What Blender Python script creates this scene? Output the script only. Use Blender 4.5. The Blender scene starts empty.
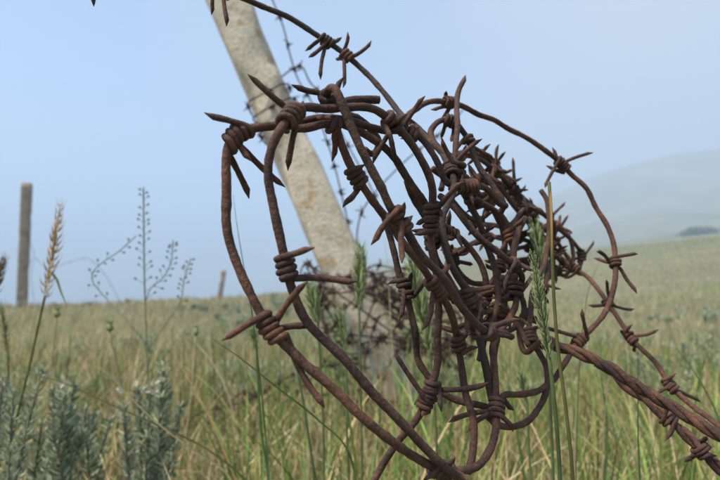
import bpy, math, random
import numpy as np
from mathutils import Vector, Matrix

rng = np.random.default_rng(11)
random.seed(11)
SC = bpy.context.scene
COL = SC.collection

# ------------------------------------------------------------------ camera
F = 530.0                       # focal length in pixels of the 720 x 480 photograph
CH = 0.27                       # lens height above the ground under it
PITCH = math.radians(6.0)
cam_d = bpy.data.cameras.new('camera')
cam_d.sensor_width = 36.0
cam_d.lens = 36.0 * F / 720.0
cam_d.clip_start = 0.01
cam_d.clip_end = 5000
cam_d.dof.use_dof = True
cam_d.dof.focus_distance = 0.185
cam_d.dof.aperture_fstop = 17.5
cam = bpy.data.objects.new('camera', cam_d)
COL.objects.link(cam)
cam.location = (0, 0, CH)
cam.rotation_euler = (math.pi / 2 + PITCH, 0, 0)
SC.camera = cam

# ------------------------------------------------------------------ sky, sun, exposure
SUN_EL, SUN_AZ = math.radians(57), math.radians(-125)      # azimuth from +Y towards +X
W = bpy.data.worlds.new('World')
SC.world = W
W.use_nodes = True
wn = W.node_tree
bg = wn.nodes['Background']
sky = wn.nodes.new('ShaderNodeTexSky')
sky.sky_type = 'NISHITA'
sky.sun_disc = False
sky.sun_elevation = SUN_EL
sky.sun_rotation = SUN_AZ
sky.altitude = 300
sky.air_density = 1.0
sky.dust_density = 0.2
sky.ozone_density = 1.0
# thin drifting mist high in the sky
vt = wn.nodes.new('ShaderNodeTexCoord')
vs = wn.nodes.new('ShaderNodeSeparateXYZ')
wn.links.new(vt.outputs['Generated'], vs.inputs[0])
vz = wn.nodes.new('ShaderNodeTexNoise')
vz.inputs['Scale'].default_value = 2.2
vz.inputs['Detail'].default_value = 3
wn.links.new(vt.outputs['Generated'], vz.inputs['Vector'])
va = wn.nodes.new('ShaderNodeMath')
va.operation = 'MULTIPLY_ADD'
va.inputs[1].default_value = 1.4
wn.links.new(vz.outputs['Fac'], va.inputs[0])
wn.links.new(vs.outputs[0], va.inputs[2])
vr = wn.nodes.new('ShaderNodeMapRange')
vr.interpolation_type = 'SMOOTHSTEP'
vr.inputs['From Min'].default_value = .35
vr.inputs['From Max'].default_value = 1.35
vr.inputs['To Max'].default_value = .92
wn.links.new(va.outputs[0], vr.inputs['Value'])
vx = wn.nodes.new('ShaderNodeMix')
vx.data_type = 'RGBA'
vx.inputs[7].default_value = (2.9, 3.0, 3.1, 1)
wn.links.new(vr.outputs[0], vx.inputs[0])
wn.links.new(sky.outputs[0], vx.inputs[6])
wn.links.new(vx.outputs[2], bg.inputs[0])
bg.inputs[1].default_value = 0.12
sun_d = bpy.data.lights.new('sun', 'SUN')
sun_d.energy = 5.0
sun_d.angle = math.radians(12)
sun_d.color = (1.0, 0.90, 0.77)
sun = bpy.data.objects.new('sun', sun_d)
COL.objects.link(sun)
sdir = Vector((math.sin(SUN_AZ) * math.cos(SUN_EL), math.cos(SUN_AZ) * math.cos(SUN_EL), math.sin(SUN_EL)))
sun.rotation_euler = sdir.to_track_quat('Z', 'Y').to_euler()
SC.view_settings.view_transform = 'Standard'
SC.view_settings.look = 'None'
SC.view_settings.gamma = 1.0
SC.view_settings.use_curve_mapping = False
SC.view_settings.exposure = 1.08
SC.render.engine = 'CYCLES'
SC.cycles.use_denoising = True
SC.cycles.max_bounces = 6
SC.cycles.volume_bounces = 1
SC.cycles.transparent_max_bounces = 8

HAZE_DENSITY = 0.0070

# ------------------------------------------------------------------ helpers
SP, CP = math.sin(PITCH), math.cos(PITCH)


def P(px, py, d):
    """photo pixel + depth along the lens axis -> point in the world"""
    u = (240.0 - py) / F * d
    return np.array([(px - 360.0) / F * d, d * CP - u * SP, CH + d * SP + u * CP])


def proj(p):
    p = np.asarray(p, float)
    y, z = p[..., 1], p[..., 2] - CH
    d = y * CP + z * SP
    u = -y * SP + z * CP
    return np.stack([360 + F * p[..., 0] / d, 240 - F * u / d, d], -1)


def nrm(v):
    v = np.asarray(v, float)
    return v / (np.linalg.norm(v) + 1e-12)


def spline(ctrl, step):
    """centripetal Catmull-Rom through ctrl, sampled evenly"""
    c = np.asarray(ctrl, float)
    c = np.vstack([2 * c[0] - c[1], c, 2 * c[-1] - c[-2]])
    out = []
    for i in range(1, len(c) - 2):
        p0, p1, p2, p3 = c[i - 1:i + 3]
        t0 = 0.0
        t1 = t0 + max(np.linalg.norm(p1 - p0), 1e-7) ** 0.5
        t2 = t1 + max(np.linalg.norm(p2 - p1), 1e-7) ** 0.5
        t3 = t2 + max(np.linalg.norm(p3 - p2), 1e-7) ** 0.5
        n = max(3, int(np.linalg.norm(p2 - p1) / step) + 1)
        t = np.linspace(t1, t2, n, endpoint=False)[:, None]
        A1 = (t1 - t) / (t1 - t0) * p0 + (t - t0) / (t1 - t0) * p1
        A2 = (t2 - t) / (t2 - t1) * p1 + (t - t1) / (t2 - t1) * p2
        A3 = (t3 - t) / (t3 - t2) * p2 + (t - t2) / (t3 - t2) * p3
        B1 = (t2 - t) / (t2 - t0) * A1 + (t - t0) / (t2 - t0) * A2
        B2 = (t3 - t) / (t3 - t1) * A2 + (t - t1) / (t3 - t1) * A3
        out.append((t2 - t) / (t2 - t1) * B1 + (t - t1) / (t2 - t1) * B2)
    out.append(c[-2][None])
    return resample(np.vstack(out), step)


def resample(p, step):
    seg = np.linalg.norm(np.diff(p, axis=0), axis=1)
    s = np.concatenate([[0], np.cumsum(seg)])
    n = max(4, int(s[-1] / step) + 1)
    q = np.linspace(0, s[-1], n)
    return np.stack([np.interp(q, s, p[:, k]) for k in range(3)], 1)


def smooth_noise(n, scale, amp):
    """1D noise, features about scale samples long"""
    m = max(4, int(n / scale) + 3)
    return np.interp(np.linspace(0, m - 1, n), np.arange(m), rng.normal(0, 1, m)) * amp


class Geo:
    def __init__(self):
        self.v, self.f3, self.f4, self.c, self.n = [], [], [], [], 0

    def add(self, v, f4=None, f3=None, col=None):
        v = np.asarray(v, float)
        if f4 is not None and len(f4):
            self.f4.append(np.asarray(f4) + self.n)
        if f3 is not None and len(f3):
            self.f3.append(np.asarray(f3) + self.n)
        self.v.append(v)
        if col is not None:
            col = np.asarray(col, float)
            self.c.append(np.broadcast_to(col, (len(v), 3)) if col.ndim == 1 else col)
        self.n += len(v)

    def tube(self, pts, r, sides=9, rough=0.05, point0=False, point1=False, col=None):
        pts = np.asarray(pts, float)
        n = len(pts)
        t = np.gradient(pts, axis=0)
        t /= np.linalg.norm(t, axis=1)[:, None] + 1e-12
        a = np.zeros_like(pts)
        ref = np.array([0, 0, 1.0]) if abs(t[0][2]) < 0.9 else np.array([1.0, 0, 0])
        a[0] = nrm(ref - t[0] * ref.dot(t[0]))
        for i in range(1, n):
            x = a[i - 1] - t[i] * a[i - 1].dot(t[i])
            a[i] = x / (np.linalg.norm(x) + 1e-12)
        b = np.cross(t, a)
        rr = np.broadcast_to(np.asarray(r, float), (n,)).copy()
        if rough:
            rr = rr * (1 + smooth_noise(n, 3, rough) + smooth_noise(n, 1, rough * .5))
        seg = np.linalg.norm(np.diff(pts, axis=0), axis=1)
        s = np.concatenate([[0], np.cumsum(seg)])
        r0 = float(np.median(rr))
        cut = np.ones(n)
        if point0:
            cut *= np.clip(0.14 + s / (r0 * 3.1), 0, 1)
        if point1:
            cut *= np.clip(0.14 + (s[-1] - s) / (r0 * 3.1), 0, 1)
        if point0 or point1:
            th = rng.uniform(0, 6.28)
            pts = pts + (a * math.cos(th) + b * math.sin(th)) * (rr * (1 - cut) * .85)[:, None]
            rr = rr * cut
        ang = np.linspace(0, 2 * np.pi, sides, endpoint=False)
        ca, sa = np.cos(ang), np.sin(ang)
        rad = rr[:, None] * (1 + (rng.normal(0, rough * .55, (n, sides)) if rough else 0))
        v = pts[:, None, :] + rad[..., None] * (ca[None, :, None] * a[:, None, :] + sa[None, :, None] * b[:, None, :])
        v = v.reshape(-1, 3)
        i = np.arange(n - 1)[:, None] * sides
        j = np.arange(sides)[None, :]
        k = (j + 1) % sides
        f4 = np.stack([i + j, i + k, i + sides + k, i + sides + j], -1).reshape(-1, 4)
        e = n * sides
        v = np.vstack([v, pts[0] - t[0] * rr[0] * .35, pts[-1] + t[-1] * rr[-1] * .35])
        jj = np.arange(sides)
        kk = (jj + 1) % sides
        f3 = np.vstack([np.stack([np.full(sides, e), kk, jj], 1),
                        np.stack([np.full(sides, e + 1), (n - 1) * sides + jj, (n - 1) * sides + kk], 1)])
        self.add(v, f4, f3, col)

    def build(self, name, mat, parent=None, smooth=True):
        v = np.vstack(self.v)
        if parent is not None:
            off = np.array(base_of(parent))
            v = v - off
        me = bpy.data.meshes.new(name)
        f4 = np.vstack(self.f4) if self.f4 else np.zeros((0, 4), int)
        f3 = np.vstack(self.f3) if self.f3 else np.zeros((0, 3), int)
        nl = f4.size + f3.size
        nf = len(f4) + len(f3)
        me.vertices.add(len(v))
        me.vertices.foreach_set('co', v.astype(np.float32).ravel())
        me.loops.add(nl)
        me.loops.foreach_set('vertex_index', np.concatenate([f4.ravel(), f3.ravel()]).astype(np.int32))
        me.polygons.add(nf)
        st = np.concatenate([np.arange(len(f4)) * 4, f4.size + np.arange(len(f3)) * 3]).astype(np.int32)
        me.polygons.foreach_set('loop_start', st)
        me.update(calc_edges=True)
        me.polygons.foreach_set('use_smooth', np.full(nf, smooth, bool))
        if self.c:
            c = np.vstack(self.c)
            at = me.color_attributes.new('tint', 'FLOAT_COLOR', 'POINT')
            at.data.foreach_set('color', np.hstack([c, np.ones((len(c), 1))]).astype(np.float32).ravel())
        me.validate()
        me.materials.append(mat)
        o = bpy.data.objects.new(name, me)
        COL.objects.link(o)
        if parent is not None:
            o.parent = parent
        return o


BASES = {}


def base_of(o):
    while o.parent is not None:
        o = o.parent
    return BASES.get(o.name, (0, 0, 0))


def thing(name, label, cat, loc, group=None):
    o = bpy.data.objects.new(name, None)
    COL.objects.link(o)
    o.empty_display_size = 0.05
    o.location = tuple(float(c) for c in loc)
    BASES[o.name] = tuple(o.location)
    tag(o, label, cat, group)
    return o


def tag(o, label, cat, group=None, kind=None):
    o['label'] = label
    o['category'] = cat
    if group:
        o['group'] = group
    if kind:
        o['kind'] = kind


# ------------------------------------------------------------------ materials
def new_mat(name):
    m = bpy.data.materials.new(name)
    m.use_nodes = True
    nt = m.node_tree
    return m, nt, nt.nodes['Principled BSDF'], nt.nodes['Material Output']


def noise(nt, vec, scale, detail=4, rough=.55):
    n = nt.nodes.new('ShaderNodeTexNoise')
    n.inputs['Scale'].default_value = scale
    n.inputs['Detail'].default_value = detail
    n.inputs['Roughness'].default_value = rough
    nt.links.new(vec, n.inputs['Vector'])
    return n


def ramp(nt, fac, stops):
    r = nt.nodes.new('ShaderNodeValToRGB')
    el = r.color_ramp.elements
    while len(el) < len(stops):
        el.new(0.5)
    for e, (p, c) in zip(el, stops):
        e.position = p
        e.color = (*c, 1)
    nt.links.new(fac, r.inputs[0])
    return r


def mixc(nt, fac, a, b):
    m = nt.nodes.new('ShaderNodeMix')
    m.data_type = 'RGBA'
    for s, x in ((0, fac), (6, a), (7, b)):
        if hasattr(x, 'links'):
            nt.links.new(x, m.inputs[s])
        else:
            m.inputs[s].default_value = x if s == 0 else (*x, 1)
    return m.outputs[2]


def position(nt):
    return nt.nodes.new('ShaderNodeNewGeometry').outputs['Position']


def bump(nt, h, strength, dist, normal=None):
    b = nt.nodes.new('ShaderNodeBump')
    b.inputs['Strength'].default_value = strength
    b.inputs['Distance'].default_value = dist
    nt.links.new(h, b.inputs['Height'])
    if normal is not None:
        nt.links.new(normal, b.inputs['Normal'])
    return b.outputs[0]


def rust_material(name, dark, mid, light, patina=None):
    m, nt, bs, out = new_mat(name)
    pos = position(nt)
    big = noise(nt, pos, 90, 5, .6)
    c1 = ramp(nt, big.outputs['Fac'], [(.28, dark), (.50, mid), (.70, light)])
    fine = noise(nt, pos, 900, 4, .7)
    c2 = ramp(nt, fine.outputs['Fac'], [(.35, tuple(x * .55 for x in dark)), (.62, tuple(x * 1.25 for x in mid))])
    col = mixc(nt, 0.38, c1.outputs[0], c2.outputs[0])
    grain = noise(nt, pos, 2600, 3, .7)
    gr = ramp(nt, grain.outputs['Fac'], [(.34, (.55, .50, .50)), (.5, (1, 1, 1)), (.68, (1.6, 1.5, 1.42))])
    gm = nt.nodes.new('ShaderNodeMix')
    gm.data_type = 'RGBA'
    gm.blend_type = 'MULTIPLY'
    gm.inputs[0].default_value = .8
    nt.links.new(col, gm.inputs[6])
    nt.links.new(gr.outputs[0], gm.inputs[7])
    col = gm.outputs[2]
    # flakes of fresh orange rust and dark scale
    for sc_, lo, hi, share, c_ in ((240, .60, .68, .55, (.21, .085, .034)), (310, .62, .70, .6, (.012, .009, .009)), (130, .63, .70, .35, (.12, .10, .095))):
        fl = noise(nt, pos, sc_, 5, .7)
        fl.inputs['Distortion'].default_value = .6
        fr = ramp(nt, fl.outputs['Fac'], [(lo, (0, 0, 0)), (hi, (share, share, share))])
        col = mixc(nt, fr.outputs[0], col, c_)
    oi = nt.nodes.new('ShaderNodeObjectInfo')
    pr_ = ramp(nt, oi.outputs['Random'], [(0, (.82, .84, .86)), (.5, (1, 1, 1)), (1, (1.28, 1.12, 1.0))])
    go = nt.nodes.new('ShaderNodeMix')
    go.data_type = 'RGBA'
    go.blend_type = 'MULTIPLY'
    go.inputs[0].default_value = 1
    nt.links.new(col, go.inputs[6])
    nt.links.new(pr_.outputs[0], go.inputs[7])
    col = go.outputs[2]
    if patina:
        pn = noise(nt, pos, 35, 3, .5)
        pr = ramp(nt, pn.outputs['Fac'], [(.50, (0, 0, 0)), (.66, (1, 1, 1))])
        col = mixc(nt, pr.outputs[0], col, patina)
    nt.links.new(col, bs.inputs['Base Color'])
    bs.inputs['Roughness'].default_value = .8
    bs.inputs['Specular IOR Level'].default_value = .35
    mid_n = noise(nt, pos, 380, 4, .65)
    n1 = bump(nt, mid_n.outputs['Fac'], .9, .0009)
    n2 = bump(nt, fine.outputs['Fac'], .8, .0004, n1)
    nt.links.new(n2, bs.inputs['Normal'])
    return m


M_RUST = rust_material('rusted_wire', (.017, .0095, .0085), (.070, .038, .0295), (.165, .084, .052))
M_RUST_GREY = rust_material('grey_rusted_wire', (.018, .013, .011), (.045, .031, .025), (.11, .058, .034), patina=(.040, .041, .042))
M_RUST_OLD = rust_material('weathered_wire', (.022, .013, .012), (.058, .032, .026), (.10, .052, .036))


def concrete_material():
    m, nt, bs, out = new_mat('lichen_concrete')
    pos = position(nt)
    a = noise(nt, pos, 22, 5, .6)
    c = ramp(nt, a.outputs['Fac'], [(.30, (.36, .315, .235)), (.52, (.56, .505, .39)), (.75, (.68, .63, .51))])
    sp = noise(nt, pos, 160, 4, .7)
    spr = ramp(nt, sp.outputs['Fac'], [(.38, (.10, .085, .065)), (.48, (.46, .42, .34)), (.70, (.68, .64, .54))])
    col = mixc(nt, .34, c.outputs[0], spr.outputs[0])
    li = noise(nt, pos, 38, 3, .5)
    lir = ramp(nt, li.outputs['Fac'], [(.56, (0, 0, 0)), (.66, (1, 1, 1))])
    mm = nt.nodes.new('ShaderNodeMath')
    mm.operation = 'MULTIPLY'
    nt.links.new(lir.outputs[0], mm.inputs[0])
    mm.inputs[1].default_value = .55
    col = mixc(nt, mm.outputs[0], col, (.36, .20, .055))
    nt.links.new(col, bs.inputs['Base Color'])
    bs.inputs['Roughness'].default_value = .95
    n1 = bump(nt, sp.outputs['Fac'], .7, .004)
    nt.links.new(n1, bs.inputs['Normal'])
    return m


M_CONC = concrete_material()


def far_post_material():
    m, nt, bs, out = new_mat('stained_concrete')
    pos = position(nt)
    a = noise(nt, pos, 14, 5, .65)
    c = ramp(nt, a.outputs['Fac'], [(.3, (.19, .145, .105)), (.7, (.36, .29, .22))])
    nt.links.new(c.outputs[0], bs.inputs['Base Color'])
    bs.inputs['Roughness'].default_value = .95
    nt.links.new(bump(nt, a.outputs['Fac'], .6, .01), bs.inputs['Normal'])
    return m


M_FAR = far_post_material()


def plant_material(name, rough=.55, transl=.35):
    """leaf colour comes from the 'tint' of each blade; a share of the light passes through"""
    m, nt, bs, out = new_mat(name)
    at = nt.nodes.new('ShaderNodeVertexColor')
    at.layer_name = 'tint'
    pos = position(nt)
    nz = noise(nt, pos, 120, 2, .5)
    r = ramp(nt, nz.outputs['Fac'], [(.3, (.78, .78, .78)), (.7, (1.18, 1.18, 1.18))])
    mu = nt.nodes.new('ShaderNodeMix')
    mu.data_type = 'RGBA'
    mu.blend_type = 'MULTIPLY'
    mu.inputs[0].default_value = 1
    nt.links.new(at.outputs['Color'], mu.inputs[6])
    nt.links.new(r.outputs[0], mu.inputs[7])
    nt.links.new(mu.outputs[2], bs.inputs['Base Color'])
    bs.inputs['Roughness'].default_value = rough
    bs.inputs['Specular IOR Level'].default_value = .3
    tr = nt.nodes.new('ShaderNodeBsdfTranslucent')
    nt.links.new(mu.outputs[2], tr.inputs['Color'])
    mx = nt.nodes.new('ShaderNodeMixShader')
    mx.inputs[0].default_value = transl
    nt.links.new(bs.outputs[0], mx.inputs[1])
    nt.links.new(tr.outputs[0], mx.inputs[2])
    nt.links.new(mx.outputs[0], out.inputs['Surface'])
    return m


M_GRASS = plant_material('grass_blades')
M_LEAF = plant_material('herb_leaves', .8, .25)


def ground_material():
    m, nt, bs, out = new_mat('meadow_ground')
    pos = position(nt)
    a = noise(nt, pos, .05, 5, .6)
    b = noise(nt, pos, .9, 6, .65)
    c = noise(nt, pos, 14, 4, .6)
    c1 = ramp(nt, a.outputs['Fac'], [(.36, (.06, .09, .045)), (.5, (.20, .20, .11)), (.64, (.36, .30, .17))])
    c2 = ramp(nt, b.outputs['Fac'], [(.32, (.10, .13, .07)), (.5, (.19, .19, .105)), (.68, (.29, .26, .145))])
    c3 = ramp(nt, c.outputs['Fac'], [(.35, (.03, .026, .018)), (.7, (.20, .17, .10))])
    col = mixc(nt, .5, c1.outputs[0], c2.outputs[0])
    col = mixc(nt, .42, col, c3.outputs[0])
    nt.links.new(col, bs.inputs['Base Color'])
    bs.inputs['Roughness'].default_value = 1
    bs.inputs['Specular IOR Level'].default_value = .1
    n1 = bump(nt, b.outputs['Fac'], .8, .3)
    nt.links.new(n1, bs.inputs['Normal'])
    return m


M_GROUND = ground_material()


# ------------------------------------------------------------------ terrain
def sstep(a, b, x):
    t = np.clip((x - a) / (b - a), 0, 1)
    return t * t * (3 - 2 * t)


_ph = rng.uniform(0, 6.28, (24, 2))
_fr = rng.normal(0, 1, (24, 2))


def lumps(x, y, wl):
    s = 0
    for k in range(12):
        f = nrm(_fr[k]) * (2 * np.pi / wl) * (0.7 + .08 * k)
        s = s + np.sin(f[0] * x + f[1] * y + _ph[k, 0])
    return s / 5.0


def terrain(x, y):
    x = np.asarray(x, float)
    y = np.asarray(y, float)
    r = np.hypot(x, y)
    az = np.arctan2(x, y)
    u = x + .42 * y
    z = np.where(u > 0, .105 * u * sstep(1.5, 30, u), .05 * u * sstep(2, 40, -u))
    # low crest that makes the near skyline on the left
    amp = .11 + .10 * sstep(-.60, -.22, az) + .18 * sstep(-.30, .05, az)
    z = z + amp * np.exp(-((r - 8) / 3.6) ** 2) * sstep(.45, -.05, az) * (np.abs(az) < 1.7)
    z = z - .06 * np.maximum(0, r - 10) * sstep(.02, -.30, az)
    # the hill that stands in the fog
    hx, hy = 150.0, 262.0
    q = ((x - hx) * .82 + (y - hy) * -.57, (x - hx) * .57 + (y - hy) * .82)
    z = z + 42 * np.exp(-(q[0] / 92) ** 2 - (q[1] / 90) ** 2)
    z = z + lumps(x, y, 1.6) * .012 * sstep(.6, 3, r) + lumps(x, y, 14) * .12 * sstep(6, 30, r) + lumps(y, x, 70) * 1.8 * sstep(50, 150, r) + lumps(x, y, 24) * .55 * sstep(60, 160, r)
    return z


nr, na = 220, 360
rads = np.concatenate([[0.0], np.geomspace(.15, 640, nr)])
angs = np.linspace(0, 2 * np.pi, na, endpoint=False)
R_, A_ = np.meshgrid(rads[1:], angs, indexing='ij')
X_, Y_ = R_ * np.sin(A_), R_ * np.cos(A_)
Z_ = terrain(X_, Y_)
g = Geo()
vv = np.vstack([np.stack([X_, Y_, Z_], -1).reshape(-1, 3), [[0, 0, float(terrain(0, 0))]]])
ii = np.arange(nr - 1)[:, None] * na
jj = np.arange(na)[None, :]
kk = (jj + 1) % na
f4 = np.stack([ii + jj, ii + na + jj, ii + na + kk, ii + kk], -1).reshape(-1, 4)
j1 = np.arange(na)
f3 = np.stack([np.full(na, nr * na), j1, (j1 + 1) % na], 1)
g.add(vv, f4[:, ::-1], f3[:, ::-1])
ground = g.build('ground', M_GROUND)
ground['kind'] = 'structure'
ZMIN, ZMAX = float(vv[:, 2].min()), float(vv[:, 2].max())


def gz(x, y):
    return float(terrain(x, y))


# ------------------------------------------------------------------ barbed wire machinery
class Strand:
    """a length of wire given by (photo x, photo y, depth) control points"""

    def __init__(self, ctrl, r=.00130, world=False, step=.0010):
        pts = [np.array(c, float) if world else P(*c) for c in ctrl]
        self.p = spline(pts, step)
        if not world:
            n = len(self.p)
            for k in range(3):
                self.p[:, k] += smooth_noise(n, 11, .00034)
            kern = np.ones(5) / 5
            for k in range(3):
                q = np.convolve(np.pad(self.p[:, k], 2, mode='edge'), kern, 'valid')
                self.p[:, k] = q
        self.r = r
        seg = np.linalg.norm(np.diff(self.p, axis=0), axis=1)
        self.s = np.concatenate([[0], np.cumsum(seg)])
        self.used = []

    def at(self, s):
        return np.array([np.interp(s, self.s, self.p[:, k]) for k in range(3)])

    def tan(self, s):
        return nrm(self.at(s + .0012) - self.at(s - .0012))

    def near(self, px, py):
        q = proj(self.p)
        d = (q[:, 0] - px) ** 2 + (q[:, 1] - py) ** 2
        return float(self.s[int(np.argmin(d))])


def barb(st, s, tails, rb=.00092, turns=1.0, sides=8, step=.0008):
    """wires wound tightly round the strand at arc length s; tails are the points their cut ends reach"""
    g = Geo()
    st.used.append(s)
    p, t = st.at(s), st.tan(s)
    tails = [np.asarray(q, float) for q in tails]
    if len(tails) % 2:
        v = nrm(np.cross(t, rng.normal(0, 1, 3)))
        tails.append(p + v * .009)
    nw = len(tails) // 2
    ref = np.array([0.0, 0, 1]) if abs(t[2]) < .85 else np.array([0.0, 1, 0])
    a = nrm(ref - t * ref.dot(t))
    hand = 1 if rng.random() < .5 else -1
    b = np.cross(t, a) * hand
    Rh = st.r + rb * .93
    pitch = 2 * rb * 1.0
    lens = []
    plans = []
    for i in range(nw):
        t1, t2 = tails[2 * i], tails[2 * i + 1]
        v1 = t1 - p
        v2 = t2 - p
        # the tail whose tip lies further along the strand leaves from that side
        if v1.dot(t) > v2.dot(t):
            t1, t2, v1, v2 = t2, t1, v2, v1
        w1 = nrm(v1 - t * v1.dot(t))
        w2 = nrm(v2 - t * v2.dot(t))
        th_s = math.atan2(w1.dot(a), -w1.dot(b))
        th_e = math.atan2(-w2.dot(a), w2.dot(b))
        tot = (th_e - th_s) % (2 * math.pi) + 2 * math.pi * (turns + .35)
        plans.append((t1, t2, th_s, tot))
        lens.append(pitch * tot / (2 * math.pi))
    x0 = -sum(lens) / 2
    for (t1, t2, th_s, tot), L in zip(plans, lens):
        n = max(12, int(tot / .28))
        th = th_s + np.linspace(0, tot, n)
        ax = x0 + np.linspace(0, L, n)
        Rw = Rh * (1 + rng.normal(0, .025, n))
        hel = np.array([st.at(s + x) for x in ax]) + Rw[:, None] * (np.cos(th)[:, None] * a + np.sin(th)[:, None] * b)

        def tail(h, tip):
            L = np.linalg.norm(tip - h)
            mid = (h + tip) / 2 + rng.normal(0, .035 * L, 3)
            return [mid, tip]
        path = np.vstack([tail(hel[0], t1)[::-1], hel, tail(hel[-1], t2)])
        g.tube(spline(path, step), rb, sides, .045, True, True)
        x0 += L + .0001
    return g


def rand_tails(st, s, n=4, lo=.011, hi=.018):
    p, t = st.at(s), st.tan(s)
    out = []
    u = nrm(np.cross(t, rng.normal(0, 1, 3)))
    w = np.cross(t, u)
    ph = rng.uniform(0, 6.28)
    for k in range(n):
        an = ph + k * 2 * math.pi / n * (1 if k % 2 else 1) + rng.normal(0, .35)
        v = nrm(u * math.cos(an) + w * math.sin(an) + t * rng.normal(0, .35))
        out.append(p + v * rng.uniform(lo, hi))
    return out


def px_tails(st, s, tails):
    d0 = proj(st.at(s))[2]
    return [P(x, y, d0 + dd) for x, y, dd in tails]


# ------------------------------------------------------------------ the rusty coil in front
coil_base = P(900, 960, .22)
coil_base[2] = gz(coil_base[0], coil_base[1])
coil = thing('barbed_wire_coil', 'rusty brown tangled coil of barbed wire with twisted cable trailing into grass',
             'barbed wire', coil_base)

S = {}
S['a'] = Strand([(405, 131, .185), (387, 131, .181), (367, 127, .176), (345, 121, .171), (320, 119, .166), (295, 124, .158),
                 (275, 126, .153), (251, 127, .149), (237, 131, .147), (229, 142, .146), (226, 160, .1455), (226.5, 180, .145),
                 (226.5, 200, .145), (227, 222, .144), (231, 243, .144), (240, 270, .143), (248, 290, .143), (257, 310, .143),
                 (270, 331, .143), (286, 346, .143), (304, 362, .143), (330, 387, .143), (360, 416, .144), (390, 441, .146),
                 (415, 457, .150), (440, 469, .156), (460, 471, .163), (477, 465, .170), (490, 445, .178), (497, 421, .184),
                 (497, 395, .19), (494, 365, .195), (493, 345, .2), (501, 330, .205), (511, 316, .21), (517, 302, .212),
                 (515, 280, .216), (513, 258, .221), (517, 235, .226), (525, 216, .232)])
S['b'] = Strand([(370, 486, .192), (385, 463, .191), (400, 441, .19), (415, 421, .188), (427, 402, .187), (434, 378, .187),
                 (437, 355, .187), (439, 325, .187), (438, 300, .186), (436, 270, .185), (432, 240, .183), (431, 214, .181),
                 (432, 192, .18), (428, 175, .178), (420, 158, .176), (410, 143, .174), (400, 131, .172), (389, 121, .169),
                 (378, 111, .166), (365, 106, .163), (345, 107, .16), (325, 109.5, .157), (308, 106.5, .154), (297, 109, .15),
                 (289, 116, .147), (281, 126, .1455), (273, 143, .145), (269.5, 165, .145), (269, 182, .145), (271.5, 201, .145),
                 (279, 232, .145), (284, 252, .145), (289, 275, .145), (295, 297, .144), (305, 321, .144), (322, 341, .144),
                 (343, 359, .144), (370, 391, .145), (398, 420, .147), (424, 447, .150), (443, 466, .152), (462, 480, .158)])
S['c'] = Strand([(381, 99.5, .176), (362, 99, .173), (346, 100, .169), (335, 103, .166), (327, 98, .162), (328, 90, .158),
                 (335, 88, .156), (339, 97, .155), (347, 117, .155), (360, 145, .155), (375, 177, .156), (382, 190, .157),
                 (390, 209, .158), (399, 222, .16), (411, 238, .162), (424, 254, .163), (444, 280, .165), (465, 310, .169),
                 (478, 325, .173), (490, 333, .179), (503, 335, .186), (512, 338, .192)])
S['d'] = Strand([(289, 129, .156), (308, 127.5, .157), (326, 123, .159), (335, 126, .161), (339, 137, .162), (346, 157, .164),
                 (355, 176, .166), (366, 193, .167), (378, 209, .169), (388, 221, .171), (400, 238, .172), (413, 256, .173),
                 (424, 271, .175), (433, 284, .178), (443, 297, .182), (450, 310, .186), (455, 325, .19), (458, 342, .192),
                 (462, 366, .192), (468, 395, .19), (473, 425, .185), (472, 455, .178), (468, 472, .172)])
S['e'] = Strand([(330, 120, .171), (345, 126, .172), (360, 132, .173), (374, 140, .174), (385, 148, .175), (397, 160, .177),
                 (407, 176, .179), (417, 191, .182), (425, 204, .186), (429, 220, .19), (431, 240, .194), (440, 262, .197),
                 (452, 285, .2), (464, 302, .2), (474, 322, .2), (481, 345, .2), (488, 370, .198), (497, 402, .194)])
S['f'] = Strand([(385, 126, .201), (400, 128, .201), (414, 132, .201), (424, 142, .201), (431, 154, .201), (438, 168, .202),
                 (445, 180, .203), (455, 186, .205), (467, 186, .207), (483, 187, .21), (492, 193, .213), (499, 203, .217),
                 (506, 206, .222)])
S['g'] = Strand([(-60, -60, .20), (0, -40, .205), (60, -22, .21), (120, -17, .215), (180, -14, .225), (222, -9, .232), (255, 2, .238),
                 (285, 16, .243), (312, 33, .247), (330, 44, .249), (345, 55, .25), (360, 67, .25), (375, 81, .248),
                 (390, 101, .243), (398, 111, .238), (406, 118, .232), (418, 128, .226), (430, 142, .221), (443, 155, .216),
                 (451, 168, .21), (454, 185, .203), (449, 202, .197), (443, 220, .193), (444, 243, .191), (451, 264, .189),
                 (460, 280, .189), (470, 295, .19), (477, 315, .191), (481, 340, .193), (485, 365, .193), (490, 390, .192), (496, 407, .19)])
S['h'] = Strand([(392, 124, .22), (404, 119, .224), (412, 112, .23), (422, 104.5, .236), (435, 101.5, .241), (447, 102, .246),
                 (460, 105, .251), (485, 116, .26), (505, 126, .266), (527, 137.5, .271), (550, 154, .275), (561, 163, .277),
                 (573, 175, .278), (585, 188, .278), (597.5, 210, .277), (607.5, 228, .275), (614, 247, .272), (616.5, 262, .268),
                 (616, 279, .264), (610, 302, .258), (601, 319, .252), (588, 332, .246), (580, 338, .243), (573, 349, .24),
                 (566, 363, .235), (555, 380, .228), (540, 390, .222), (520, 395, .215), (505, 396, .207), (496, 402, .198)])
S['i'] = Strand([(490, 419, .19), (500, 425, .198), (515, 426, .206), (532, 416, .215), (544, 396, .222), (547, 370, .228),
                 (540, 352, .232), (533, 339, .236), (530, 318, .242), (531, 297, .248), (537, 280, .256), (545, 262, .266),
                 (548, 240, .275), (548, 212, .282), (547, 199, .285), (541, 189, .287)])
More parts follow.
